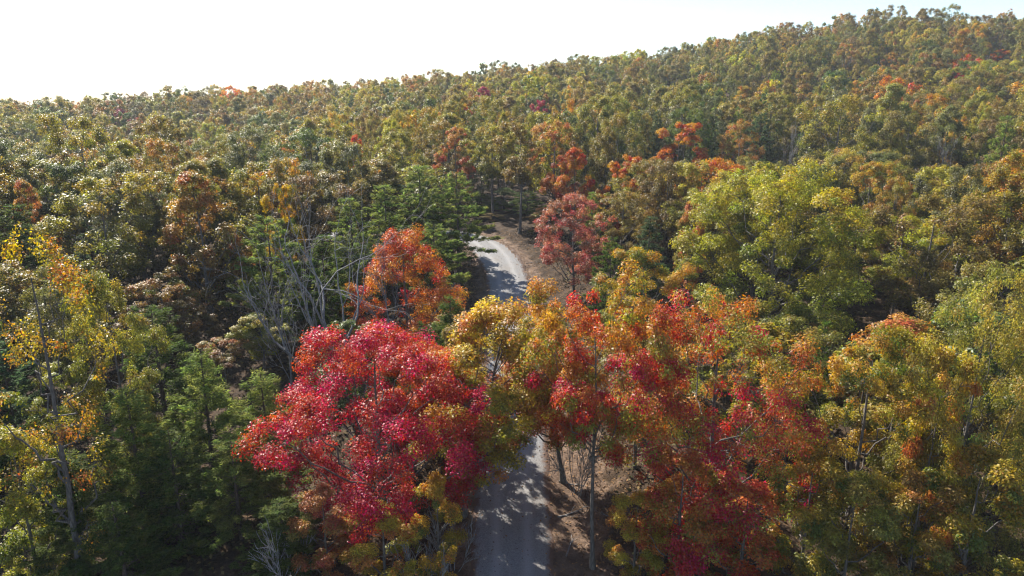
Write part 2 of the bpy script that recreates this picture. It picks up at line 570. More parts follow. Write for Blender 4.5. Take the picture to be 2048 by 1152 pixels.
# ------------------------------------------------------------------ pines
def conifer(seed, H, Rr, base=.08, whorl=.55, blades=9000, L=.34, W=.05, prof=.85, twigs=True, up=.25):
    g = np.random.default_rng(seed)
    tb = Tubes()
    nt = 10
    zt = np.linspace(0, H * .98, nt)
    wob = np.cumsum(g.normal(0, .012, (nt, 2)), 0) * H * .12
    wob -= wob[0]
    trunk = np.stack([wob[:, 0], wob[:, 1], zt], 1)
    rad = (0.010 * H + .02) * (1 - .93 * zt / (H * .98)) + .008
    tb.add(trunk, rad, 7 if twigs else 4)
    Bs = []
    z = base * H
    while z < H * .97:
        t = (z - base * H) / (H * (1 - base))
        ln = Rr * ((1 - t)**prof * .92 + .08) * (min(1, .55 + t * 3))
        k = g.integers(4, 7)
        a0 = g.uniform(0, 6.28)
        for i in range(k):
            Bs.append((z + g.uniform(-.4, .4) * whorl * 1.4, a0 + i * 6.283 / k + g.uniform(-.35, .35), ln * g.uniform(.6, 1.18), t))
        z += whorl * g.uniform(.7, 1.3)
    lens = np.array([b[2] for b in Bs])
    cnt = g.multinomial(blades, lens**1.6 / (lens**1.6).sum())
    Ps, Ds, Ns, cv, tv = [], [], [], [], []
    for (z, a, ln, t), c in zip(Bs, cnt):
        o = np.array([np.interp(z, zt, trunk[:, 0]), np.interp(z, zt, trunk[:, 1]), z])
        dr = np.array([math.cos(a), math.sin(a), 0])
        sd = np.array([-math.sin(a), math.cos(a), 0])
        sag = g.uniform(-.25, .05) + up * (t - .2)
        pts = np.array([o + dr * ln * s + np.array([0, 0, ln * (sag * s + .30 * s**2.2 * (up + .4))]) for s in np.linspace(0, 1, 5)])
        if twigs:
            tb.add(pts, np.linspace(.012 + .006 * ln, .005, 5), 3)
        if c == 0:
            continue
        # sub-sprays: short side shoots with needles all round
        ns = max(3, int(ln * 3.2))
        ss = g.uniform(.22, 1.0, ns)**.8
        lat = g.uniform(-1, 1, ns) * .42 * ln * (1.05 - ss)
        si = g.integers(0, ns, c)
        f = g.uniform(0, 1, c)
        s2 = np.clip(ss[si] + .10 * f, 0, 1.05)
        zc = ln * (sag * s2 + .30 * s2**2.2 * (up + .4))
        P = o + dr * (ln * s2)[:, None] + sd * (lat[si] * (.4 + .6 * f))[:, None]
        P[:, 2] += zc + .18 * f**2 * np.sign(.5 - .1) + g.normal(0, .05, c)
        P += g.normal(0, .10, (c, 3))
        D = nrm(dr + sd * np.sign(lat[si])[:, None] * .6 + np.array([0, 0, .35]) + g.normal(0, .6, (c, 3)))
        N = nrm(np.array([0, 0, .8]) + g.normal(0, .7, (c, 3)))
        Ps.append(P), Ds.append(D), Ns.append(N)
        cv.append(np.full(c, g.uniform(0, 1)))
        tv.append(np.clip(s2, 0, 1))
    P, D, N = map(np.concatenate, (Ps, Ds, Ns))
    cv, tv = np.concatenate(cv), np.concatenate(tv)
    n = len(P)
    sc = g.uniform(.6, 1.25, n)
    crown = crown_mesh('crown', P, N, D, L * sc, W * sc * g.uniform(.8, 1.4, n), g.uniform(0, 1, n), cv, tv, M_NEEDLE, fold=.1)
    return tb.mesh('trunk', M_PBARK), crown, H, Rr


# ------------------------------------------------------------------ leafless trees
def bare_tree(seed, H, stems, spread, depth=5, r0=.14, kids=3, mat=None, wig=.10, upb=.25, rmin=.012):
    g = np.random.default_rng(seed)
    tb = Tubes()

    def grow(p, d, ln, r, lv):
        n = 6 if lv < 2 else 4
        pts = [p]
        dd = d.copy()
        for i in range(n):
            dd = nrm(dd + g.normal(0, wig, 3) + np.array([0, 0, upb * .12]))
            pts.append(pts[-1] + dd * ln / n)
        pts = np.array(pts)
        tb.add(pts, np.linspace(r, r * .55, n + 1), 6 if lv == 0 else (4 if lv < 3 else 3))
        if lv >= depth:
            return
        m = kids if lv else kids + 1
        for i in range(m):
            k = n if i == 0 else g.integers(max(1, n // 2 - 1), n + 1)
            ang = g.uniform(.25, .85) if i else g.uniform(.05, .3)
            ax = nrm(np.cross(dd, g.normal(0, 1, 3)))
            nd = nrm(dd * math.cos(ang) + ax * math.sin(ang) + np.array([0, 0, upb]))
            grow(pts[k], nd, ln * g.uniform(.55, .85), max(r * .60 * g.uniform(.65, 1.0), rmin), lv + 1)
    for i in range(stems):
        a = i / max(stems, 1) * 6.283 + g.uniform(-.5, .5)
        t = g.uniform(.25, 1) * spread if stems > 1 else spread * .1
        grow(np.array([math.cos(a), math.sin(a), 0]) * (.18 if stems > 1 else 0), nrm(np.array([math.cos(a) * t, math.sin(a) * t, 1.0])), H * .36 * g.uniform(.8, 1.1), r0 * g.uniform(.7, 1.1), 0)
    V = np.concatenate(tb.v)
    k = H / np.percentile(V[:, 2], 97)
    tb.v = [v * np.array([1, 1, k]) for v in tb.v]
    rr = np.percentile(np.hypot(V[:, 0], V[:, 1]), 97)
    return tb.mesh('branches', mat or M_GREY), None, H, rr


# ------------------------------------------------------------------ tints (linear base colours of leaves)
T = {
    'crimson': ((.30, .005, .024), (.42, .014, .026)),
    'scarlet': ((.40, .030, .018), (.46, .11, .022)),
    'orange': ((.44, .10, .020), (.50, .22, .030)),
    'redgold': ((.40, .010, .022), (.42, .22, .040)),
    'redorange': ((.34, .085, .040), (.42, .20, .065)),
    'golden': ((.20, .20, .022), (.50, .32, .045)),
    'yellow': ((.14, .14, .022), (.42, .26, .030)),
    'yellowgreen': ((.10, .13, .016), (.40, .315, .036)),
    'yelloworange': ((.19, .19, .020), (.44, .23, .030)),
    'rust': ((.12, .085, .025), (.37, .17, .045)),
    'brown': ((.080, .066, .025), (.22, .14, .045)),
    'pink': ((.30, .060, .045), (.42, .16, .10)),
    'olive': ((.062, .074, .018), (.24, .192, .042)),
    'oliveyellow': ((.080, .098, .016), (.35, .262, .044)),
    'olivebrown': ((.070, .066, .018), (.26, .175, .042)),
    'green': ((.040, .068, .014), (.13, .155, .030)),
    'greyolive': ((.065, .075, .030), (.17, .165, .06)),
    'ochre': ((.17, .11, .025), (.42, .22, .035)),
    'magenta': ((.26, .018, .055), (.36, .045, .07)),
    'pine': ((.038, .062, .014), (.105, .135, .026)),
    'pinegrey': ((.035, .055, .025), (.085, .115, .050)),
    'cedar': ((.080, .112, .024), (.22, .25, .055)),
}

T3 = {'crimson': (.44, .026, .022), 'redgold': (.24, .22, .03), 'yelloworange': (.12, .145, .02), 'golden': (.42, .17, .04),
      'oliveyellow': (.19, .18, .032), 'yellowgreen': (.24, .25, .03), 'orange': (.36, .045, .02), 'yellow': (.34, .14, .03),
      'rust': (.18, .17, .03), 'redorange': (.22, .18, .035), 'olive': (.13, .135, .028), 'pink': (.24, .10, .06), 'ochre': (.22, .20, .035)}


def third(tint, a, b):
    return T3.get(tint, tuple(.5 * (p + q) for p, q in zip(a, b)))


# ------------------------------------------------------------------ ground, drive
def ground_full(X, Y):
    d, s = road_dist(np.ravel(X), np.ravel(Y))
    d, s = d.reshape(np.shape(X)), s.reshape(np.shape(X))
    lump = .10 * np.sin(X * 1.7 + Y * .6) * np.sin(Y * 1.3 - X * .4) + .07 * np.sin(X * 3.1 - Y * 2.3)
    Z = height(X, Y) + lump * np.clip((d - 2.6) / 2.0, 0, 1)
    Z = Z - np.where(s < 0, .30, .16) * np.exp(-((d - 3.6) / .7)**2) - .10 * (d < 2.2)
    Z = Z - np.where(s > 0, .14, 0) * (np.exp(-((d - 3.0) / .22)**2) + np.exp(-((d - 4.5) / .22)**2))
    Z = Z + np.where(s < 0, 1, .35) * .7 * np.clip((d - 4.2) / 5.0, 0, 1) * (d < 60)
    return Z, d, s


def build_ground():
    def axis(lo, hi, near_lo, near_hi, fine):
        a = list(np.arange(near_lo, near_hi + .01, fine))
        for sgn, end, start in ((1, hi, near_hi), (-1, lo, near_lo)):
            s, p, ex = fine, start, []
            while (p < end) if sgn > 0 else (p > end):
                s *= 1.09
                p += sgn * s
                ex.append(p)
            a = a + ex if sgn > 0 else ex[::-1] + a
        return np.array(a)
    xs, ys = axis(-2600, 2600, -22, 22, .4), axis(-900, 2900, 22, 112, .5)
    X, Y = np.meshgrid(xs, ys)
    Z, d, s = ground_full(X, Y)
    wid = np.where(s > 0, np.where(Y < 58, 6.0, 2.8), 2.0)
    soil = np.clip(1.15 - np.clip(d - 2.2, 0, 99) / wid, 0, 1)
    ny, nx = X.shape
    i = np.arange(ny - 1)[:, None] * nx + np.arange(nx - 1)[None, :]
    F = np.stack([i, i + 1, i + nx + 1, i + nx], -1).reshape(-1, 4)
    me = mesh_from('ground', np.stack([X, Y, Z], -1).reshape(-1, 3), [F], [M_GROUND], attrs={'bare_soil': soil.ravel()}, smooth=True)
    o = add_obj('ground', me)
    tag(o, 'brown leaf-littered forest floor with bare reddish soil beside the drive', kind='structure')


def build_road():
    t = nrm(np.gradient(ROAD, axis=0))
    nn = np.stack([t[:, 1], -t[:, 0]], 1)
    acr = np.array([-1.14, -1.06, -.8, -.5, -.25, 0, .25, .5, .8, 1.06, 1.14])
    drop = np.array([-.35, -.03, .02, .03, .045, .055, .045, .03, .02, -.03, -.35])
    g = np.random.default_rng(5)
    wv = 1 + .16 * np.clip((ROAD[:, 1] - 66) / 18, 0, 1) + .05 * np.sin(np.arange(len(ROAD)) * .21) + .03 * g.normal(0, 1, len(ROAD))
    P = ROAD[:, None, :] + nn[:, None, :] * (acr[None, :, None] * ROAD_W / 2 * wv[:, None, None])
    Z = height(ROAD[:, 0], ROAD[:, 1])[:, None] + drop[None, :]
    V = np.concatenate([P, Z[..., None]], -1)
    m, k = len(ROAD), len(acr)
    i = np.arange(m - 1)[:, None] * k + np.arange(k - 1)[None, :]
    F = np.stack([i, i + 1, i + k + 1, i + k], -1).reshape(-1, 4)
    me = mesh_from('gravel_road', V.reshape(-1, 3), [F], [M_ROAD], attrs={'across': np.tile(acr, m)}, smooth=True)
    tag(add_obj('gravel_road', me), 'pale grey gravel drive running uphill and bending left', kind='structure')


build_ground()
build_road()


def ground_z(x, y):
    return float(ground_full(np.array([float(x)]), np.array([float(y)]))[0][0])


# ------------------------------------------------------------------ prototypes
PROTO = {
    # close trees, leaf by leaf
    'maple': deciduous(11, 13, .16, 6.2, 'round', 30, 92000, .12, .066, clr=.62, hang=.25, low=.15, lr_rng=(.20, .38), nc=1.8),
    'maple_tip': deciduous(12, 10.8, .05, 5.2, 'cone', 19, 50000, .135, .075, clr=.58, low=.03),
    'oak_stem': deciduous(13, 15, .48, 4.4, 'top', 17, 52000, .15, .07, clr=.60, hang=.7, trunk_r=.135),
    'oak_wide': deciduous(14, 15, .12, 6.2, 'round', 24, 80000, .15, .07, clr=.66, hang=.7, low=.1),
    'oak_column': deciduous(15, 15.5, .10, 4.6, 'tall', 17, 60000, .155, .075, clr=.58, hang=.7),
    'oak_lean': deciduous(16, 13, .30, 3.3, 'round', 24, 64000, .15, .07, clr=.58, lean=(2.6, 0), hang=.5),
    'oak_big': deciduous(17, 17, .16, 9.0, 'round', 26, 80000, .20, .10, clr=.82, hang=.7, nc=1.7, lr_rng=(.19, .36)),
    'poplar_thin': deciduous(18, 19, .22, 3.6, 'tall', 15, 8500, .14, .095, clr=.62, hang=.4),
    'sapling': deciduous(19, 8, .06, 2.4, 'tall', 11, 22000, .135, .065, clr=.42, hang=.5, low=.03),
    # middle distance
    'mid_a': deciduous(21, 16, .20, 4.6, 'round', 13, 24320, .21, .11, clr=.70, hang=.6),
    'mid_b': deciduous(22, 16, .25, 4.4, 'tall', 15, 24320, .21, .11, clr=.64, hang=.6),
    'mid_c': deciduous(23, 16, .30, 5.0, 'top', 13, 24320, .21, .11, clr=.72, hang=.6),
    'mid_d': deciduous(24, 16, .18, 4.2, 'cone', 14, 23040, .21, .11, clr=.62, hang=.6),
    'mid_e': deciduous(25, 16, .22, 5.2, 'round', 17, 28000, .205, .105, clr=.62, hang=.6),
    'mid_f': deciduous(26, 16, .45, 4.0, 'top', 11, 17920, .21, .11, clr=.62, hang=.6),
    # pines
    'pine_a': conifer(31, 11, 2.7, .06, .50, 26000, .26, .045, up=.3),
    'pine_b': conifer(32, 12, 2.3, .06, .48, 24000, .26, .045, prof=.7, up=.45),
    'pine_c': conifer(33, 13, 3.2, .12, .60, 26000, .28, .05, prof=.6, up=.2),
    'pine_mid_a': conifer(34, 14, 3.2, .10, .6, 17000, .36, .07),
    'pine_mid_b': conifer(35, 14, 3.6, .15, .7, 17000, .36, .075, prof=.55, up=.1),
    # leafless
    'snag': bare_tree(47, 17, 5, .75, 5, .21, 2, upb=.06, wig=.17, rmin=.014),
    'bare_small': bare_tree(42, 11, 1, .2, 5, .12, 3, upb=.12),
    'bare_shrub': bare_tree(43, 2.6, 6, .9, 3, .022, 3, upb=.1),
}
FAR = [deciduous(51 + i, 16, [.2, .25, .3, .2, .22, .4, .18, .25, .45, .3][i], [4.6, 4.2, 5.0, 4.4, 5.2, 4.8, 4.0, 4.6, 4.4, 5.0][i],
                 ['round', 'tall', 'top', 'cone', 'round', 'top', 'tall', 'round', 'top', 'cone'][i], [12, 16, 11, 12, 18, 9, 14, 8, 10, 20][i],
                 [6400, 6400, 6200, 6400, 7000, 4400, 6400, 5600, 3600, 7000][i], .36, .2, clr=[.72, .6, .8, .65, .6, .8, .7, .9, .7, .55][i], twigs=False,
                 lean=[(0, 0), (.8, 0), (0, .6), (0, 0), (1, 0), (.5, .9), (0, 0), (.4, 0), (1.2, 0), (0, 0)][i]) for i in range(10)]
FARP = [conifer(61 + i, 15, [3.0, 3.6, 2.6][i], .15, .95, 3200, .6, .15, prof=[.8, .55, .9][i], twigs=False, up=.15) for i in range(3)]

TREES = []           # every individually placed tree: dicts
NAMES = {'maple': 'maple_tree', 'oak': 'oak_tree', 'pine': 'pine_tree', 'bare': 'bare_tree', 'poplar': 'poplar_tree', 'shrub': 'bare_shrub'}


def place(proto, species, x, y, H, Rw, tint, mix=(.5, .6, .7), rot=None, label=None, group=None, sink=.1, z=None, cat='tree'):
    trunk, crown, h0, r0 = PROTO[proto]
    sx, sz = Rw / r0, H / h0
    root = bpy.data.objects.new(NAMES[species], None)
    root.empty_display_size = .5
    COL.objects.link(root)
    root.location = (x, y, (ground_z(x, y) if z is None else z) - sink)
    root.rotation_euler = (0, 0, random.uniform(0, 6.28) if rot is None else rot)
    root.scale = (sx, sx, sz)
    tag(root, label, cat, group)
    a = add_obj(trunk.name.split('.')[0], trunk, root)
    if crown is not None:
        c = add_obj('crown', crown, root)
        tt = (*T[tint], third(tint, *T[tint])) if isinstance(tint, str) else tint
        c['tint_a'], c['tint_b'], c['tint_c'], c['tint_mix'] = tt[0], tt[1], tt[2], mix
    TREES.append(dict(o=root, x=x, y=y, H=H, R=Rw, sp=species, tint=tint, label=label))
    return root


def hero(proto, species, px, top, wpx, fwd, tint, label, mix=(.5, .6, .7), rot=None, dx=0.0, group=None, bottom=None, cat='tree'):
    """a tree whose tip is seen at photo pixel (px, top) from forward distance fwd, wpx photo pixels wide; dx shifts its foot"""
    x, y, zt = at(px, top, fwd)
    dep = fwd * math.cos(R(PITCH)) + (CAM_Z - zt) * math.sin(R(PITCH))
    rw = wpx * dep / FPX / 2
    gz = ground_z(x + dx, y)
    H = zt - gz
    place(proto, species, x + dx, y, H, rw, tint, mix, rot, label, group, z=gz, cat=cat)
    if bottom:
        KEEP.append((px - wpx * .5, px + wpx * .5, top, bottom, fwd))
    return x, y, H, rw


KEEP = [(925, 1075, 470, 600, 90), (935, 1110, 850, 1152, 30), (1110, 1260, 880, 1152, 30)]
random.seed(4)
HEROES = [
    # --- foreground
    ('maple', 'maple', 735, 648, 505, 33.5, 'crimson', 'big round crimson red maple beside the left edge of the near drive', (.45, .1, .9), 1.0, 0, 1100),
    ('poplar_thin', 'poplar', 5, 435, 260, 29, 'yellow', 'sparse yellow and orange tree with thin grey trunk at the far left front', (.55, .6, .9), .3, .4, 1000),
    ('oak_column', 'oak', 205, 530, 210, 36, 'oliveyellow', 'olive-yellow leafy tree directly behind the sparse yellow tree at left', (.4, .5, .6), 1.2, 0, 700),
    ('oak_lean', 'oak', 1022, 594, 300, 36, 'golden', 'golden and green oak leaning over the drive beside the crimson maple', (.55, .5, .8), 0.1, -2.9, 850),
    ('oak_lean', 'oak', 1058, 618, 210, 39.5, 'redgold', 'red and golden-orange oak reaching over the drive from its right side', (.62, .9, .9), 3.0, 2.3, 800),
    ('oak_stem', 'oak', 1205, 568, 330, 31.8, 'redgold', 'red oak with golden-orange top and bare straight trunk right of the drive', (.32, .9, 1.5), 2.4, 0, 840),
    ('oak_wide', 'oak', 1445, 590, 470, 33, 'redgold', 'wide dark red and orange oak right of the bare-trunked red oak', (.24, .5, 1.5), .7, 0, 1152),
    ('oak_column', 'oak', 1755, 640, 300, 32, 'yelloworange', 'yellow-green oak with orange tips standing right of the wide red oak', (.52, .5, .8), 3.0, 0, 1152),
    ('oak_wide', 'oak', 1990, 560, 330, 31, 'oliveyellow', 'tall olive-gold oak at the right edge of the front row', (.62, .6, .7), 4.0, 0, 1152),
    ('sapling', 'oak', 1900, 700, 170, 30, 'golden', 'small golden-yellow oak between the two front oaks at right', (.55, .5, .7), 2.0, 0, 1000),
    ('sapling', 'oak', 870, 950, 140, 30.5, 'yelloworange', 'thin yellow-leaved sapling under the crimson maple by the drive', (.75, .2, .7), 1.0, 0, 1100),
    # --- pines bottom left
    ('pine_a', 'pine', 395, 690, 230, 37, 'cedar', 'bushy green pine standing right of the yellow-green tree at left front', (.5, .5, .5), None, 0, 1000),
    ('pine_b', 'pine', 520, 735, 190, 36, 'cedar', 'green pine touching the left side of the crimson maple', (.55, .5, .5), None, 0, 1100),
    ('pine_c', 'pine', 300, 605, 250, 43, 'pine', 'tall bluish-green pine behind the bushy front pines at left', (.6, .5, .5), None, 0, 760),
    ('pine_b', 'pine', 250, 770, 220, 33, 'cedar', 'low green pine beside the thin grey trunk at left front', (.5, .5, .5), None, 0, 1100),
    ('pine_a', 'pine', 330, 850, 250, 32, 'pine', 'dark shaded pine at the bottom, left of the maple', (.5, .5, .5), None, 0, 1152),
    ('pine_c', 'pine', 460, 870, 220, 33, 'cedar', 'low dark green pine below the pine that touches the maple', (.4, .5, .5), None, 0, 1152),
    # --- undergrowth along the bottom of the photo
    ('sapling', 'oak', 1275, 985, 150, 30.5, 'golden', 'low golden oak sapling at the foot of the bare-trunked red oak', (.6, .4, .7), None, 0, None),
    ('sapling', 'oak', 1370, 900, 210, 29.5, 'redgold', 'dark red and gold sapling under the left side of the wide red oak', (.35, .4, .9), None, 0, None),
    ('sapling', 'oak', 1500, 960, 220, 29, 'redgold', 'dark red sapling under the middle of the wide red oak', (.15, .4, .7), None, 0, None),
    ('sapling', 'oak', 1630, 900, 200, 29.5, 'yelloworange', 'olive and orange sapling under the right side of the wide red oak', (.45, .5, .8), None, 0, None),
    ('sapling', 'oak', 1720, 960, 220, 28, 'oliveyellow', 'olive sapling in front of the orange-tipped yellow-green oak', (.55, .5, .7), None, 0, None),
    ('sapling', 'oak', 1850, 950, 220, 28, 'ochre', 'ochre sapling in the bottom row at right', (.3, .5, .8), None, 0, None),
    ('sapling', 'oak', 1970, 900, 240, 27.5, 'yelloworange', 'yellow-orange sapling in the bottom right corner', (.4, .5, .8), None, 0, None),
    ('sapling', 'oak', 640, 975, 170, 30, 'redorange', 'thin red-orange sapling under the left of the crimson maple', (.3, .5, .8), None, 0, None),
    ('sapling', 'oak', 760, 1010, 190, 29.5, 'golden', 'thin yellow sapling under the middle of the crimson maple', (.5, .5, .9), None, 0, None),
    ('pine_b', 'pine', 130, 900, 220, 30, 'pine', 'dark pine in the bottom left corner beside the grey trunk', (.5, .5, .5), None, 0, None),
    ('pine_a', 'pine', 225, 1000, 240, 28.5, 'pine', 'short dark pine at the bottom edge, right of the grey trunk', (.5, .5, .5), None, 0, None),
    ('pine_b', 'pine', 560, 1000, 190, 30, 'pine', 'short dark pine below the left side of the crimson maple', (.4, .5, .5), None, 0, None),
    ('sapling', 'oak', 20, 860, 200, 29, 'yellowgreen', 'yellow-green sapling at the left edge behind the grey trunk', (.5, .5, .7), None, 0, None),
    ('pine_b', 'pine', 900, 585, 130, 47, 'pine', 'dark pine in the shade between the orange maple and the near drive', (.4, .5, .5), None, 0, 700),
    ('pine_c', 'pine', 860, 640, 170, 44, 'pine', 'dark pine behind the right shoulder of the crimson maple', (.4, .5, .5), None, 0, None),
    ('sapling', 'oak', 935, 655, 130, 41.5, 'olivebrown', 'brownish sapling in the shade left of the drive behind the golden oak', (.5, .5, .5), None, -1.0, None),
    ('mid_d', 'oak', 895, 625, 150, 50, 'rust', 'dull rust oak in the shade below the right of the orange maple', (.3, .4, .5), None, 0, None),
    ('oak_lean', 'oak', 815, 665, 200, 40, 'scarlet', 'scarlet oak directly behind the crimson maple', (.3, .4, .5), None, 0, None),
    ('mid_b', 'oak', 700, 640, 200, 42, 'green', 'dull green oak behind the top of the crimson maple', (.4, .5, .5), None, 0, None),
    # --- around the snag and the drive, 45-80 m
    ('snag', 'bare', 612, 350, 480, 49, None, 'pale grey leafless tree with many forking stems behind the crimson maple', None, .4, .8, 690),
    ('bare_small', 'bare', 760, 480, 150, 54, None, 'slim leafless grey tree in front of the orange maple', None, 1.4, 0, 600),
    ('bare_small', 'bare', 560, 560, 170, 49, None, 'small leafless tree leaning left of the forked grey snag', None, 2.4, 0, 640),
    ('maple_tip', 'maple', 805, 455, 255, 58, 'orange', 'bright orange maple left of the drive with pointed red-orange top', (.4, -.6, .8), .6, 0, 690),
    ('oak_big', 'oak', 1572, 335, 440, 61, 'yellowgreen', 'huge spreading yellow-green oak on the right of the photo', (.45, .7, .7), .5, 0, 640),
    ('oak_column', 'oak', 1285, 495, 230, 52, 'yelloworange', 'yellow and orange oak just behind the bare-trunked red oak', (.55, .8, .7), 5.0, 0, 600),
    ('mid_e', 'oak', 1150, 385, 165, 72, 'pink', 'pinkish red oak on the right verge where the drive bends', (.5, .5, .9), 1.9, 0, 570),
    ('mid_b', 'oak', 1245, 382, 130, 79, 'olivebrown', 'rusty olive oak immediately right of the pinkish red oak', (.75, .6, .8), .2, 0, 480),
    ('mid_c', 'oak', 1880, 385, 260, 59, 'olivebrown', 'large brownish olive oak right of the huge yellow-green oak', (.55, .5, .6), 2.9, 0, 600),
    ('mid_e', 'oak', 1990, 520, 260, 44, 'olive', 'dull olive oak behind the olive-gold oak at right edge', (.7, .6, .6), 2.2, 0, 620),
    ('mid_a', 'oak', 1750, 318, 130, 86, 'ochre', 'bright ochre-orange oak top behind the huge yellow-green oak', (.7, .4, .7), .9, 0, 420),
    ('mid_e', 'oak', 1800, 350, 110, 80, 'ochre', 'ochre oak with greenish lower leaves left of the brownish olive oak', (.3, .5, .7), 2.9, 0, 430),
    ('mid_d', 'oak', 385, 343, 190, 63, 'rust', 'rust-orange pointed oak in the middle of the left woods', (.55, .8, .7), 1.0, 0, 560),
    ('mid_c', 'oak', 195, 348, 240, 64, 'oliveyellow', 'broad olive oak with orange-flecked top left of the rust-orange oak', (.55, 1.0, .8), 4.4, 0, 540),
    ('mid_e', 'oak', 100, 520, 170, 47, 'olive', 'olive oak behind the sparse yellow tree at the left edge', (.5, .6, .6), 4.4, 0, 640),
    ('mid_d', 'oak', 45, 360, 90, 75, 'redorange', 'small red-orange tree near the left edge of the woods', (.5, .5, .7), 1.1, 0, 430),
    ('pine_mid_a', 'pine', 20, 400, 190, 66, 'pine', 'dark pine below the small red-orange tree at left edge', (.55, .5, .5), None, 0, 520),
    ('mid_a', 'oak', 555, 360, 90, 68, 'yelloworange', 'small yellow-orange tree top just left of the forked snag', (.8, .5, .5), 1.1, 0, 430),
    # --- pines beside the bend
    ('pine_mid_a', 'pine', 840, 322, 190, 80, 'cedar', 'tall pine left of the drive bend, tallest of its clump', (.55, .5, .5), None, 0, 560),
    ('pine_mid_b', 'pine', 914, 340, 165, 80, 'cedar', 'pine overhanging the left side of the drive bend', (.45, .5, .5), None, 0, 520),
    ('pine_mid_a', 'pine', 770, 360, 180, 73, 'cedar', 'pine behind the orange maple tip', (.6, .5, .5), None, 0, 450),
    ('pine_mid_b', 'pine', 865, 440, 160, 67, 'cedar', 'shorter pine between the orange maple and the drive', (.45, .5, .5), None, 0, 580),
    ('pine_mid_a', 'pine', 700, 385, 180, 66, 'cedar', 'pine seen through the right branches of the snag', (.55, .5, .5), None, 0, 470),
    ('pine_mid_b', 'pine', 530, 425, 200, 60, 'cedar', 'pine seen through the left branches of the snag', (.55, .5, .5), None, 0, 600),
    ('pine_mid_a', 'pine', 640, 460, 170, 57, 'pine', 'lower dark pine directly behind the snag', (.55, .5, .5), None, 0, 640),
    ('pine_mid_a', 'pine', 1300, 425, 120, 70, 'pinegrey', 'grey-green pine right of the rusty olive oak', (.55, .5, .5), None, 0, 520),
    ('pine_mid_b', 'pine', 1225, 470, 110, 63, 'pine', 'small green pine in front of the rusty olive oak', (.55, .5, .5), None, 0, 520),
    ('sapling', 'maple', 1385, 405, 80, 72, 'redorange', 'narrow red-orange tree at the left edge of the huge yellow-green oak', (.3, .2, .5), None, 0, 460),
    # --- grove beyond the bend
    ('mid_f', 'oak', 1040, 245, 120, 99, 'olivebrown', 'tall straight-trunked oak standing at the outside of the drive bend', (.65, .5, .7), None, 0, 330),
    ('mid_f', 'oak', 985, 250, 120, 108, 'oliveyellow', 'tall olive oak in the dark grove beyond the bend', (.5, .5, .7), None, 0, 340),
    ('pine_mid_a', 'pine', 962, 385, 110, 113, 'pine', 'dark pine deep in the grove straight behind the drive bend', (.3, .5, .5), None, 0, None),
    ('mid_d', 'oak', 1008, 375, 100, 116, 'green', 'dark low-branched oak in the grove behind the drive bend', (.2, .5, .5), None, 0, None),
    ('pine_mid_b', 'pine', 1055, 380, 100, 110, 'pine', 'dark pine in the grove right of the tall straight-trunked oak', (.3, .5, .5), None, 0, None),
    ('sapling', 'oak', 1085, 415, 80, 99, 'rust', 'rusty sapling between the grove and the pinkish red oak', (.4, .5, .7), None, 0, None),
    ('sapling', 'oak', 985, 425, 70, 108, 'brown', 'brown sapling at the edge of the grove behind the bend', (.4, .5, .7), None, 0, None),
    ('mid_b', 'maple', 1112, 240, 115, 106, 'redorange', 'red-orange maple above the grove right of the bend', (.55, .5, .7), None, 0, 350),
    ('mid_d', 'maple', 1150, 295, 90, 100, 'orange', 'orange maple just below the red-orange maple', (.4, -.3, .6), None, 0, 380),
    ('mid_a', 'maple', 910, 250, 90, 118, 'redorange', 'dusky red maple above the clump of bend pines', (.25, .4, .7), None, 0, 320),
    ('mid_a', 'oak', 800, 255, 120, 112, 'oliveyellow', 'yellow-tinged oak behind the tallest bend pine', (.5, .5, .6), None, 0, 330),
    # --- slope behind
    ('mid_a', 'maple', 1362, 240, 115, 130, 'orange', 'glowing orange maple on the slope above the bend', (.65, .6, .6), None, 0, 320),
    ('mid_e', 'oak', 1482, 238, 110, 130, 'rust', 'rust-brown oak right of the glowing orange maple', (.75, .5, .6), None, 0, 320),
    ('bare_small', 'bare', 1590, 250, 80, 124, None, 'grey leafless tree on the slope left of the domed olive oak', None, None, 0, 330),
    ('bare_small', 'bare', 1905, 275, 70, 108, None, 'grey leafless tree on the lower right slope near the photo edge', None, None, 0, 330),
    ('bare_small', 'bare', 1690, 118, 34, 235, None, 'small pale dead tree high on the right slope', None, None, 0, 135),
    ('pine_mid_b', 'pine', 1525, 222, 90, 142, 'pinegrey', 'pale grey-green pine beside the leafless slope tree', (.7, .5, .5), None, 0, 290),
    ('mid_c', 'oak', 1685, 192, 175, 122, 'oliveyellow', 'large domed olive-yellow oak in the middle of the right slope', (.55, .6, .6), None, 0, 300),
    ('mid_a', 'maple', 1077, 197, 46, 195, 'magenta', 'small round magenta tree on the middle slope', (.5, .3, .5), None, 0, 225),
    ('mid_d', 'maple', 967, 173, 52, 230, 'magenta', 'purple-red tree just under the middle skyline', (.3, .3, .5), None, 0, 192),
    ('mid_a', 'maple', 712, 265, 50, 135, 'scarlet', 'small scarlet tree in the left middle woods', (.3, .3, .5), None, 0, 290),
    ('mid_c', 'oak', 150, 228, 165, 92, 'oliveyellow', 'tall olive oak rising before the valley at left', (.45, .6, .7), None, 0, 330),
    ('mid_b', 'oak', 320, 232, 120, 104, 'olivebrown', 'slender brown-olive oak poking above the left woods', (.5, .5, .7), None, 0, 290),
    ('mid_e', 'oak', 500, 250, 150, 96, 'greyolive', 'dull grey-olive oak in the left centre woods', (.5, .5, .6), None, 0, 330),
    ('mid_a', 'maple', 2005, 97, 46, 255, 'orange', 'orange tree high on the right slope near the photo edge', (.6, .4, .6), None, 0, 120),
    ('mid_a', 'maple', 1785, 103, 50, 245, 'rust', 'rust-pink tree high on the right slope', (.9, .4, .6), None, 0, 130),
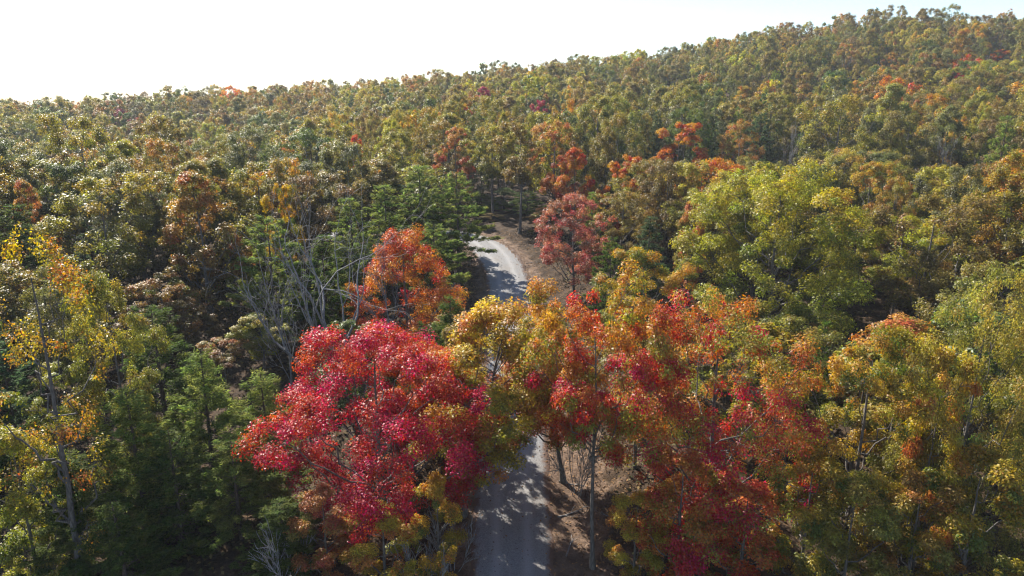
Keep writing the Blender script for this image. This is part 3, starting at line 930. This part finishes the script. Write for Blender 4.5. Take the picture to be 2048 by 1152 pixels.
    ('pine_mid_a', 'pine', 2020, 222, 110, 100, 'cedar', 'green pine at the right edge below the slope', (.6, .5, .5), None, 0, 300),
    ('pine_mid_b', 'pine', 966, 122, 36, 318, 'pine', 'dark pine sticking up from the middle skyline', (.2, .5, .5), None, 0, 150),
]
for (proto, sp, px, top, w, fwd, tint, label, mix, rot, dx, bottom) in HEROES:
    hero(proto, sp, px, top, w, fwd, tint, label, mix or (.5, .5, .5), rot, dx, bottom=bottom)

# ------------------------------------------------------------------ the rest of the woods
g = np.random.default_rng(77)
cand = []
sp_ = 5.3
for iy in range(int(500 / sp_)):
    for ix in range(-int(420 / sp_), int(420 / sp_) + 1):
        x = (ix + (iy % 2) * .5) * sp_ + g.uniform(-2.0, 2.0)
        y = 6 + iy * sp_ * .95 + g.uniform(-2.0, 2.0)
        r = math.hypot(x, y)
        if r > 475 or r < 24 or (r > 405 and x < 60):
            continue
        az = abs(math.degrees(math.atan2(x, y)))
        if az > 50 or (az > 45 and r > 140):
            continue
        cand.append((x, y, r, az))
cx = np.array([c[0] for c in cand])
cyy = np.array([c[1] for c in cand])
cd, cs = road_dist(cx, cyy)
chz = height(cx, cyy)
hx = np.array([t['x'] for t in TREES])
hy = np.array([t['y'] for t in TREES])
hr = np.array([t['R'] for t in TREES])


def value_noise(x, y, s, seed):
    def h(i, j):
        return (math.sin(i * 127.1 + j * 311.7 + seed * 74.7) * 43758.5453) % 1
    x, y = x / s, y / s
    i, j = math.floor(x), math.floor(y)
    fx, fy = x - i, y - j
    fx, fy = fx * fx * (3 - 2 * fx), fy * fy * (3 - 2 * fy)
    return (h(i, j) * (1 - fx) + h(i + 1, j) * fx) * (1 - fy) + (h(i, j + 1) * (1 - fx) + h(i + 1, j + 1) * fx) * fy


PAL = ['olive', 'oliveyellow', 'yellowgreen', 'olivebrown', 'green', 'greyolive', 'brown', 'rust', 'ochre', 'orange', 'redorange', 'yelloworange', 'scarlet', 'magenta']
PW = np.array([.20, .25, .07, .17, .05, .075, .05, .055, .06, .010, .012, .03, .004, .003])
FR = np.array([g.uniform(3.6, 5.4) if c[2] < 110 else g.choice([2.5, 3.1, 3.8, 4.6, 5.6]) * g.uniform(.92, 1.08) for c in cand])
CR_ = np.array([c[2] for c in cand])
alive = np.ones(len(cand), bool)
for k in np.argsort(-FR * g.uniform(.75, 1.25, len(FR))):      # big crowns shade out their neighbours
    if not alive[k] or CR_[k] < 110:
        continue
    near = (np.hypot(cx - cx[k], cyy - cyy[k]) < .60 * (FR + FR[k])) & (CR_ >= 110)
    near[k] = False
    alive &= ~near
fill = []
for k, (x, y, r, az) in enumerate(cand):
    if not alive[k]:
        continue
    if cd[k] < (5.0 if cs[k] < 0 else (7.5 if y < 60 else 4.8)):
        continue
    rw = float(FR[k])
    dd = np.hypot(hx - x, hy - y)
    if (dd < .55 * (hr + rw) * .95).any():
        continue
    if r < (30 if az < 42 else 38):
        continue
    pn = value_noise(x, y, 38, 3)
    pine = g.uniform() < (.34 if pn > .66 else .06) * (1.6 if (x < 0 and r < 90) else 1)
    H = (g.uniform(12.0, 19.5) if r < 110 else g.uniform(9.5, 14.5) + rw * .95) if not pine else g.uniform(11, 17)
    if r < 60:
        H *= .82
    gz = float(chz[k])
    # never in front of the trees and the drive that the photograph shows clear
    for (x0, x1, y0, y1, fw) in KEEP:
        if y < fw + 3.0:
            pxx, pyy, dep = project(x, y, gz + H)
            wpx = FPX * rw / dep
            if pxx + wpx * .8 > x0 and pxx - wpx * .8 < x1 and pyy < y1:
                zt = at(pxx, y1, y)[2]
                H = min(H, zt - gz)
    if H < 4.5:
        continue
    if H < 11:
        rw *= max(.5, H / 12)
    if pine:
        rw *= .68
        tint = g.choice(['pine', 'cedar', 'pinegrey'], p=[.55, .2, .25])
    else:
        w = PW.copy()
        dr = value_noise(x, y, 55, 11)
        if dr > .55:
            w[[0, 4, 5]] *= 2.2          # greener drift
        elif dr < .4:
            w[[1, 3, 7, 8, 11]] *= 1.9   # ochre drift
        if value_noise(x, y, 30, 21) < .6:
            w[[9, 10, 12, 13]] *= .35
        tint = str(g.choice(PAL, p=w / w.sum()))
    mix = (float(g.uniform(.35, .72)), float(g.uniform(.4, .9)), float(g.uniform(.5, .9)))
    j = g.uniform(.82, 1.18)
    jr = np.array([g.uniform(.93, 1.07), g.uniform(.93, 1.07), g.uniform(.85, 1.15)]) * j
    t3 = (*T[str(tint)], third(str(tint), *T[str(tint)]))
    tc = tuple(tuple(float(q) for q in np.array(t3[i]) * jr) for i in (0, 1, 2))
    fill.append(dict(x=x, y=y, r=r, az=az, H=float(H), R=float(rw), pine=bool(pine), tint=str(tint), tc=tc, mix=mix, rot=float(g.uniform(0, 6.28)), gz=gz, v=int(g.integers(0, 1000))))

# what shows largest becomes an object of its own, everything else one wood
mask = np.zeros((150, 256), bool)
GX, GY = np.meshgrid(np.arange(256) * 8 + 4, np.arange(150) * 8 + 4)
order = []
for t in TREES:
    if t['sp'] != 'bare':
        order.append((t['y'], t['x'], t['H'], t['R'], float(t['o'].location.z), None))
for t in fill:
    order.append((t['y'], t['x'], t['H'], t['R'], t['gz'], t))
    t['seen'] = 0
    px, py, dep = project(t['x'], t['y'], t['gz'] + t['H'] * .7)
    t['px'], t['py'] = float(px), float(py)
for (y, x, H, rw, gz, t) in sorted(order, key=lambda q: q[0]):
    if y < 8:
        continue
    pxx, ptop, dep = project(x, y, gz + H)
    _, pbot, _ = project(x, y, gz + H * .2)
    wpx = FPX * rw / dep * .85
    e = ((GX - pxx) / wpx)**2 + ((GY - (ptop + pbot) / 2) / max((pbot - ptop) / 2, 6))**2 < 1
    if t is not None:
        t['seen'] = int((e & ~mask).sum())
    mask |= e
vis = sorted(fill, key=lambda t: -t['seen'])
N_IND = 300 - len(TREES)
ind, rest = vis[:N_IND], vis[N_IND:]
MIDS = ['mid_a', 'mid_b', 'mid_c', 'mid_d', 'mid_e', 'mid_f']
SHORT = {  # landmark trees that the others are found by
    'big round crimson': 'the crimson maple', 'sparse yellow': 'the sparse yellow tree', 'bright orange maple': 'the pointed orange maple',
    'pale grey leafless': 'the forked grey snag', 'huge spreading': 'the huge yellow-green oak', 'pinkish red oak': 'the pinkish red oak',
    'large brownish': 'the large brownish oak', 'bright ochre': 'the bright ochre oak', 'rust-orange pointed': 'the pointed rust-orange oak',
    'broad olive oak with': 'the broad orange-flecked oak', 'tall pine left': 'the tallest bend pine', 'red-orange maple': 'the red-orange grove maple',
    'glowing orange': 'the glowing orange maple', 'rust-brown oak': 'the rust-brown oak', 'large domed': 'the domed slope oak',
    'small round magenta': 'the round magenta tree', 'purple-red': 'the purple-red tree', 'small scarlet': 'the small scarlet tree',
    'tall olive oak rising': 'the tall valley oak', 'slender brown-olive': 'the slender brown-olive oak', 'dull grey-olive': 'the grey-olive oak',
    'orange tree high': 'the high orange tree', 'rust-pink': 'the rust-pink slope tree', 'green pine at the right': 'the right edge pine',
    'tall olive-gold': 'the olive-gold edge oak', 'yellow-green oak with': 'the orange-tipped front oak', 'dark pine sticking': 'the skyline pine',
    'grey leafless tree on': 'the leafless slope tree', 'wide dark red': 'the wide red oak', 'small red-orange tree near': 'the small red-orange edge tree'}
MARKS = []
for t in TREES:
    for k, v in SHORT.items():
        if (t['label'] or '').startswith(k):
            p = project(t['x'], t['y'], float(t['o'].location.z) + t['H'] * .7)
            MARKS.append((float(p[0]), float(p[1]), t['y'], v))
HUE = {'olive': 'olive green', 'oliveyellow': 'olive-yellow', 'yellowgreen': 'yellow-green', 'olivebrown': 'brown-olive', 'green': 'dark green',
       'greyolive': 'grey-green', 'brown': 'dull brown', 'rust': 'rust-brown', 'ochre': 'ochre', 'orange': 'orange', 'redorange': 'red-orange',
       'yelloworange': 'yellow-orange', 'scarlet': 'scarlet', 'magenta': 'magenta', 'pine': 'dark green', 'cedar': 'bright green', 'pinegrey': 'grey-green'}
ORD = ['', 'second', 'third', 'fourth', 'fifth', 'sixth', 'seventh', 'eighth', 'ninth', 'tenth', 'eleventh', 'twelfth']
NUM = ['', 'one', 'two', 'three', 'four', 'five', 'six', 'seven', 'eight', 'nine', 'ten', 'eleven', 'twelve']


def name_trees(ind):
    sets = {}
    for t in ind:
        best = min(MARKS, key=lambda m: math.hypot(m[0] - t['px'], 1.6 * (m[1] - t['py'])))
        dx, dy = t['px'] - best[0], t['py'] - best[1]
        if abs(dx) > 1.1 * abs(dy) + 10:
            rel = 'left of' if dx < 0 else 'right of'
        else:
            rel = 'behind' if t['y'] > best[2] else 'in front of'
        slim = t['R'] / t['H']
        shape = 'low ' if t['H'] < 9 else ('slender ' if slim < .24 else ('broad ' if slim > .33 else ''))
        t['what'] = shape + HUE[t['tint']] + (' pine' if t['pine'] else ' oak')
        sets.setdefault((t['what'], rel, best[3]), []).append(t)
    for (what, rel, mark), q in sets.items():
        q.sort(key=lambda t: t['px'])
        n = len(q)
        for i, t in enumerate(q):
            if n == 1:
                lab = f'{what} {rel} {mark}'
            elif i == 0:
                lab = f'leftmost of {NUM[n]} {what}s {rel} {mark}'
            elif i == n - 1:
                lab = f'rightmost of {NUM[n]} {what}s {rel} {mark}'
            else:
                lab = f'{ORD[i]} from left of {NUM[n]} {what}s {rel} {mark}'
            t['label'] = lab


name_trees(ind)
for t in ind:
    if t['pine']:
        proto = ['pine_mid_a', 'pine_mid_b'][t['v'] % 2]
    else:
        proto = MIDS[t['v'] % 6]
    t['root'] = place(proto, 'pine' if t['pine'] else 'oak', t['x'], t['y'], t['H'], t['R'], t['tc'], t['mix'], t['rot'], t['label'],
                      'pines of the surrounding wood' if t['pine'] else 'oaks of the surrounding wood')

# ------------------------------------------------------------------ far wood: instanced prototypes on points
def build_forest(rest):
    pc = bpy.data.collections.new('far_tree_kinds')
    for i, (trunk, crown, h, r) in enumerate(FAR + FARP):
        a = bpy.data.objects.new('far_kind_%02d' % i, None) if False else None
        nv, ncr = len(trunk.vertices), len(crown.vertices)
        tv = np.empty(nv * 3, np.float32); trunk.vertices.foreach_get('co', tv)
        cvv = np.empty(ncr * 3, np.float32); crown.vertices.foreach_get('co', cvv)
        ti = np.empty(len(trunk.loops), np.int32); trunk.loops.foreach_get('vertex_index', ti)
        ci = np.empty(len(crown.loops), np.int32); crown.loops.foreach_get('vertex_index', ci)
        at_ = {}
        for k in ('leaf_value', 'spray_value', 'height_value'):
            q = np.empty(ncr, np.float32)
            crown.attributes[k].data.foreach_get('value', q)
            at_[k] = np.concatenate([np.zeros(nv, np.float32), q])
        V = np.concatenate([tv.reshape(-1, 3), cvv.reshape(-1, 3)]) / np.array([r, r, h])
        me = mesh_from('far_tree', V, [ti.reshape(-1, 4), ci.reshape(-1, 4) + nv], [trunk.materials[0], crown.materials[0]],
                       mat_idx=np.concatenate([np.zeros(len(ti) // 4), np.ones(len(ci) // 4)]), attrs=at_)
        pc.objects.link(bpy.data.objects.new('far_tree_%02d' % i, me))
    n = len(rest)
    me = bpy.data.meshes.new('wooded_hills')
    me.vertices.add(n)
    co = np.array([[t['x'], t['y'], t['gz'] - .2] for t in rest], np.float32)
    me.vertices.foreach_set('co', co.ravel())

    def vec(name, arr):
        a = me.attributes.new(name, 'FLOAT_VECTOR', 'POINT')
        a.data.foreach_set('vector', np.asarray(arr, np.float32).ravel())
    vec('tint_a', [t['tc'][0] for t in rest])
    vec('tint_b', [t['tc'][1] for t in rest])
    vec('tint_c', [t['tc'][2] for t in rest])
    vec('tint_mix', [t['mix'] for t in rest])
    vec('tree_scale', [[t['R'], t['R'], t['H']] for t in rest])
    vec('tree_turn', [[0, 0, t['rot']] for t in rest])
    a = me.attributes.new('tree_kind', 'INT', 'POINT')
    a.data.foreach_set('value', np.array([(10 + t['v'] % 3) if t['pine'] else t['v'] % 10 for t in rest], np.int32))
    o = add_obj('forest', me)
    tag(o, 'mixed autumn forest covering the hillsides behind the nearer trees', kind='stuff')
    ng = bpy.data.node_groups.new('scatter_trees', 'GeometryNodeTree')
    ng.interface.new_socket('Geometry', in_out='INPUT', socket_type='NodeSocketGeometry')
    ng.interface.new_socket('Geometry', in_out='OUTPUT', socket_type='NodeSocketGeometry')
    N, Lk = ng.nodes, ng.links
    gi, go = N.new('NodeGroupInput'), N.new('NodeGroupOutput')
    ci_ = N.new('GeometryNodeCollectionInfo')
    ci_.inputs['Collection'].default_value = pc
    ci_.inputs['Separate Children'].default_value = True
    ci_.inputs['Reset Children'].default_value = True
    iop = N.new('GeometryNodeInstanceOnPoints')
    iop.inputs['Pick Instance'].default_value = True

    def named(name, typ):
        k = N.new('GeometryNodeInputNamedAttribute')
        k.data_type = typ
        k.inputs['Name'].default_value = name
        return k.outputs['Attribute']
    m2p = N.new('GeometryNodeMeshToPoints')
    Lk.new(gi.outputs[0], m2p.inputs['Mesh'])
    Lk.new(m2p.outputs[0], iop.inputs['Points'])
    Lk.new(ci_.outputs[0], iop.inputs['Instance'])
    Lk.new(named('tree_kind', 'INT'), iop.inputs['Instance Index'])
    e2r = N.new('FunctionNodeEulerToRotation')
    Lk.new(named('tree_turn', 'FLOAT_VECTOR'), e2r.inputs[0])
    Lk.new(e2r.outputs[0], iop.inputs['Rotation'])
    Lk.new(named('tree_scale', 'FLOAT_VECTOR'), iop.inputs['Scale'])
    Lk.new(iop.outputs[0], go.inputs[0])
    md = o.modifiers.new('scatter', 'NODES')
    md.node_group = ng


build_forest(rest)
print('TREES', len(TREES), 'fill', len(fill), 'rest', len(rest), 'ind rmax', max(t['r'] for t in ind))


# ------------------------------------------------------------------ small growth and litter by the drive
def plain(name, ca, cb, sc=3.0):
    m, n, l = new_mat(name)
    v = attr(n, 'leaf_value').outputs['Fac']
    p = n.new('ShaderNodeBsdfPrincipled')
    p.inputs['Roughness'].default_value = .8
    p.inputs['Specular IOR Level'].default_value = .2
    l.new(mix_col(n, l, v, ca, cb), p.inputs['Base Color'])
    o = n.new('ShaderNodeOutputMaterial')
    l.new(p.outputs[0], o.inputs[0])
    return m


def along(n, g, dmin, dmax, ymin, ymax, side=None):
    """random ground points at dmin..dmax metres from the drive's centre line"""
    x = g.uniform(-dmax - 14, dmax + 3, n * 6)
    y = g.uniform(ymin, ymax, n * 6)
    z, d, s = ground_full(x, y)
    k = (d > dmin) & (d < dmax)
    if side:
        k &= s * side > 0
    return x[k][:n], y[k][:n], z[k][:n]


def build_litter():
    g = np.random.default_rng(91)
    x, y, z = along(22000, g, 0, 10, 24, 100)
    d, s = road_dist(x, y)
    k = (d > 2.3) | (g.uniform(0, 1, len(d)) < np.where(d > 1.9, .5, .10))
    x, y, z, d = x[k], y[k], z[k], d[k]
    n = len(x)
    P = np.stack([x, y, z + np.where(d < 2.3, .16, .03)], 1)
    N = nrm(np.array([0, 0, 1.0]) + g.normal(0, .35, (n, 3)))
    D = nrm(g.normal(0, 1, (n, 3)) * np.array([1, 1, .1]))
    L = g.uniform(.09, .2, n)
    v = leaf_quads(P, N, D, L, L * .6, .2)
    me = mesh_from('fallen_leaves', v, [np.arange(4 * n).reshape(-1, 4)], [plain('dry_leaf', (.05, .03, .018), (.30, .16, .06))],
                   attrs={'leaf_value': np.repeat(g.uniform(0, 1, n), 4)})
    tag(add_obj('fallen_leaves', me), 'brown fallen leaves scattered over the drive and its verges', kind='stuff')
    # dry grass and weeds on both banks
    x, y, z = along(9000, g, 2.5, 6.0, 24, 99, -1)
    x2, y2, z2 = along(3500, g, 4.6, 8.0, 24, 99, 1)
    x, y, z = np.r_[x, x2], np.r_[y, y2], np.r_[z, z2]
    keep = np.array([value_noise(a, b, 2.2, 9) > .42 for a, b in zip(x, y)])
    x, y, z = x[keep], y[keep], z[keep]
    n = len(x)
    h = g.uniform(.15, .55, n)
    D = nrm(np.array([0, 0, 1.0]) + g.normal(0, .4, (n, 3)))
    N = nrm(g.normal(0, 1, (n, 3)))
    P = np.stack([x, y, z], 1) + D * h[:, None] * .5
    v = leaf_quads(P, N, D, h, np.full(n, .05), .1)
    me = mesh_from('dry_grass', v, [np.arange(4 * n).reshape(-1, 4)], [plain('dry_stalk', (.10, .05, .03), (.26, .17, .08))],
                   attrs={'leaf_value': np.repeat(g.uniform(0, 1, n), 4)})
    tag(add_obj('dry_grass', me), 'reddish brown dry grass on the banks of the drive', kind='stuff')


build_litter()


def build_undergrowth():
    g = np.random.default_rng(123)
    n = 60000
    x, y = g.uniform(-45, 45, n), g.uniform(22, 100, n)
    z, d, s = ground_full(x, y)
    k = (d > np.where(s > 0, 6.5, 4.2)) & (np.abs(x) < y * .85 + 6)
    pn = (np.sin(x * .9 + 2 * np.sin(y * .31)) + np.sin(y * .8 + 2 * np.sin(x * .27))) * .25 + .5
    k &= g.uniform(0, 1, n) < np.clip(pn * 1.3, .05, 1)
    x, y, z = x[k], y[k], z[k]
    n = len(x)
    P = np.stack([x, y, z + g.uniform(.05, .9, n)**1.5], 1)
    N = nrm(np.array([0, 0, .8]) + g.normal(0, .5, (n, 3)))
    D = nrm(g.normal(0, 1, (n, 3)))
    L = g.uniform(.18, .42, n)
    v = leaf_quads(P, N, D, L, L * .55, .25)
    me = mesh_from('undergrowth', v, [np.arange(4 * n).reshape(-1, 4)], [plain('undergrowth_leaf', (.035, .05, .015), (.17, .11, .04))],
                   attrs={'leaf_value': np.repeat(g.uniform(0, 1, n), 4)})
    tag(add_obj('undergrowth', me), 'low brown and green undergrowth on the forest floor', kind='stuff')


build_undergrowth()
for px, top, w, fwd, lab in ((1158, 858, 110, 38, 'pale leafless shrub between the drive and the bare-trunked red oak'),
                             (900, 1030, 120, 31.5, 'leafless shrub on the left edge of the near drive'),
                             (845, 1085, 130, 29.5, 'grey twiggy shrub at the bottom below the crimson maple'),
                             (565, 1050, 140, 29, 'tangled leafless shrub left of the foot of the crimson maple'),
                             (905, 555, 60, 68, 'small leafless shrub on the shaded bank right of the orange maple')):
    hero('bare_shrub', 'shrub', px, top, w, fwd, 'rust', lab, group='leafless shrubs beside the drive', cat='shrub')


def fallen_branch(seed, x, y, ln, turn, label):
    g = np.random.default_rng(seed)
    tb = Tubes()
    pts = np.stack([np.linspace(-.5, .5, 6) * ln, np.cumsum(g.normal(0, .06, 6)), np.abs(g.normal(.08, .04, 6))], 1)
    tb.add(pts, np.linspace(.05, .02, 6), 5)
    tw = Tubes()
    for k in range(4):
        p = pts[g.integers(1, 5)]
        q = p + np.array([g.uniform(.2, .6), g.uniform(-.6, .6), g.uniform(.05, .35)])
        tw.add(bezier(p, (p + q) / 2 + g.normal(0, .08, 3), q, 4), np.linspace(.02, .008, 4), 3)
    root = add_obj('fallen_branch', tb.mesh('fallen_branch', M_GREY))
    root.location = (x, y, ground_z(x, y))
    root.rotation_euler = (0, 0, turn)
    tag(root, label, 'branch', 'broken branches on the bare soil')
    add_obj('twig', tw.mesh('twig', M_GREY), root)


for i, (px, py, fwd, ln, tn, lab) in enumerate((
        (1150, 985, 36.5, 2.4, .5, 'grey broken branch lying on bare soil nearest the drive'),
        (1225, 1010, 35.5, 1.8, 2.2, 'short grey branch on soil right of the bare oak trunk'),
        (1140, 1080, 33.5, 2.0, 1.4, 'grey branch on soil at the bottom beside the drive'),
        (1160, 930, 39.0, 2.8, -.4, 'long grey branch on soil below the leafless shrub'),
        (1075, 505, 85.0, 3.0, .2, 'pale log on the verge by the drive bend'))):
    bx, by, bz = at(px, py, fwd)
    fallen_branch(200 + i, bx, by, ln, tn, lab)

# ------------------------------------------------------------------ air
def build_haze():
    import bmesh
    bm = bmesh.new()
    x0, x1, y0, y1, z0, z1 = -3000, 3000, -1150, 3350, -170, 95
    vs = [bm.verts.new((x, y, z)) for x in (x0, x1) for y in (y0, y1) for z in (z0, z1)]
    for f in ((0, 1, 3, 2), (4, 6, 7, 5), (0, 4, 5, 1), (2, 3, 7, 6), (0, 2, 6, 4), (1, 5, 7, 3)):
        bm.faces.new([vs[i] for i in f])
    me = bpy.data.meshes.new('haze')
    bm.to_mesh(me)
    bm.free()
    m, n, l = new_mat('autumn_haze')
    pv = n.new('ShaderNodeVolumePrincipled')
    pv.inputs['Color'].default_value = (.86, .92, 1.0, 1)
    pv.inputs['Density'].default_value = 0.0002
    o = n.new('ShaderNodeOutputMaterial')
    l.new(pv.outputs[0], o.inputs['Volume'])
    me.materials.append(m)
    tag(add_obj('haze', me), 'thin pale haze over the hills', kind='stuff')


build_haze()
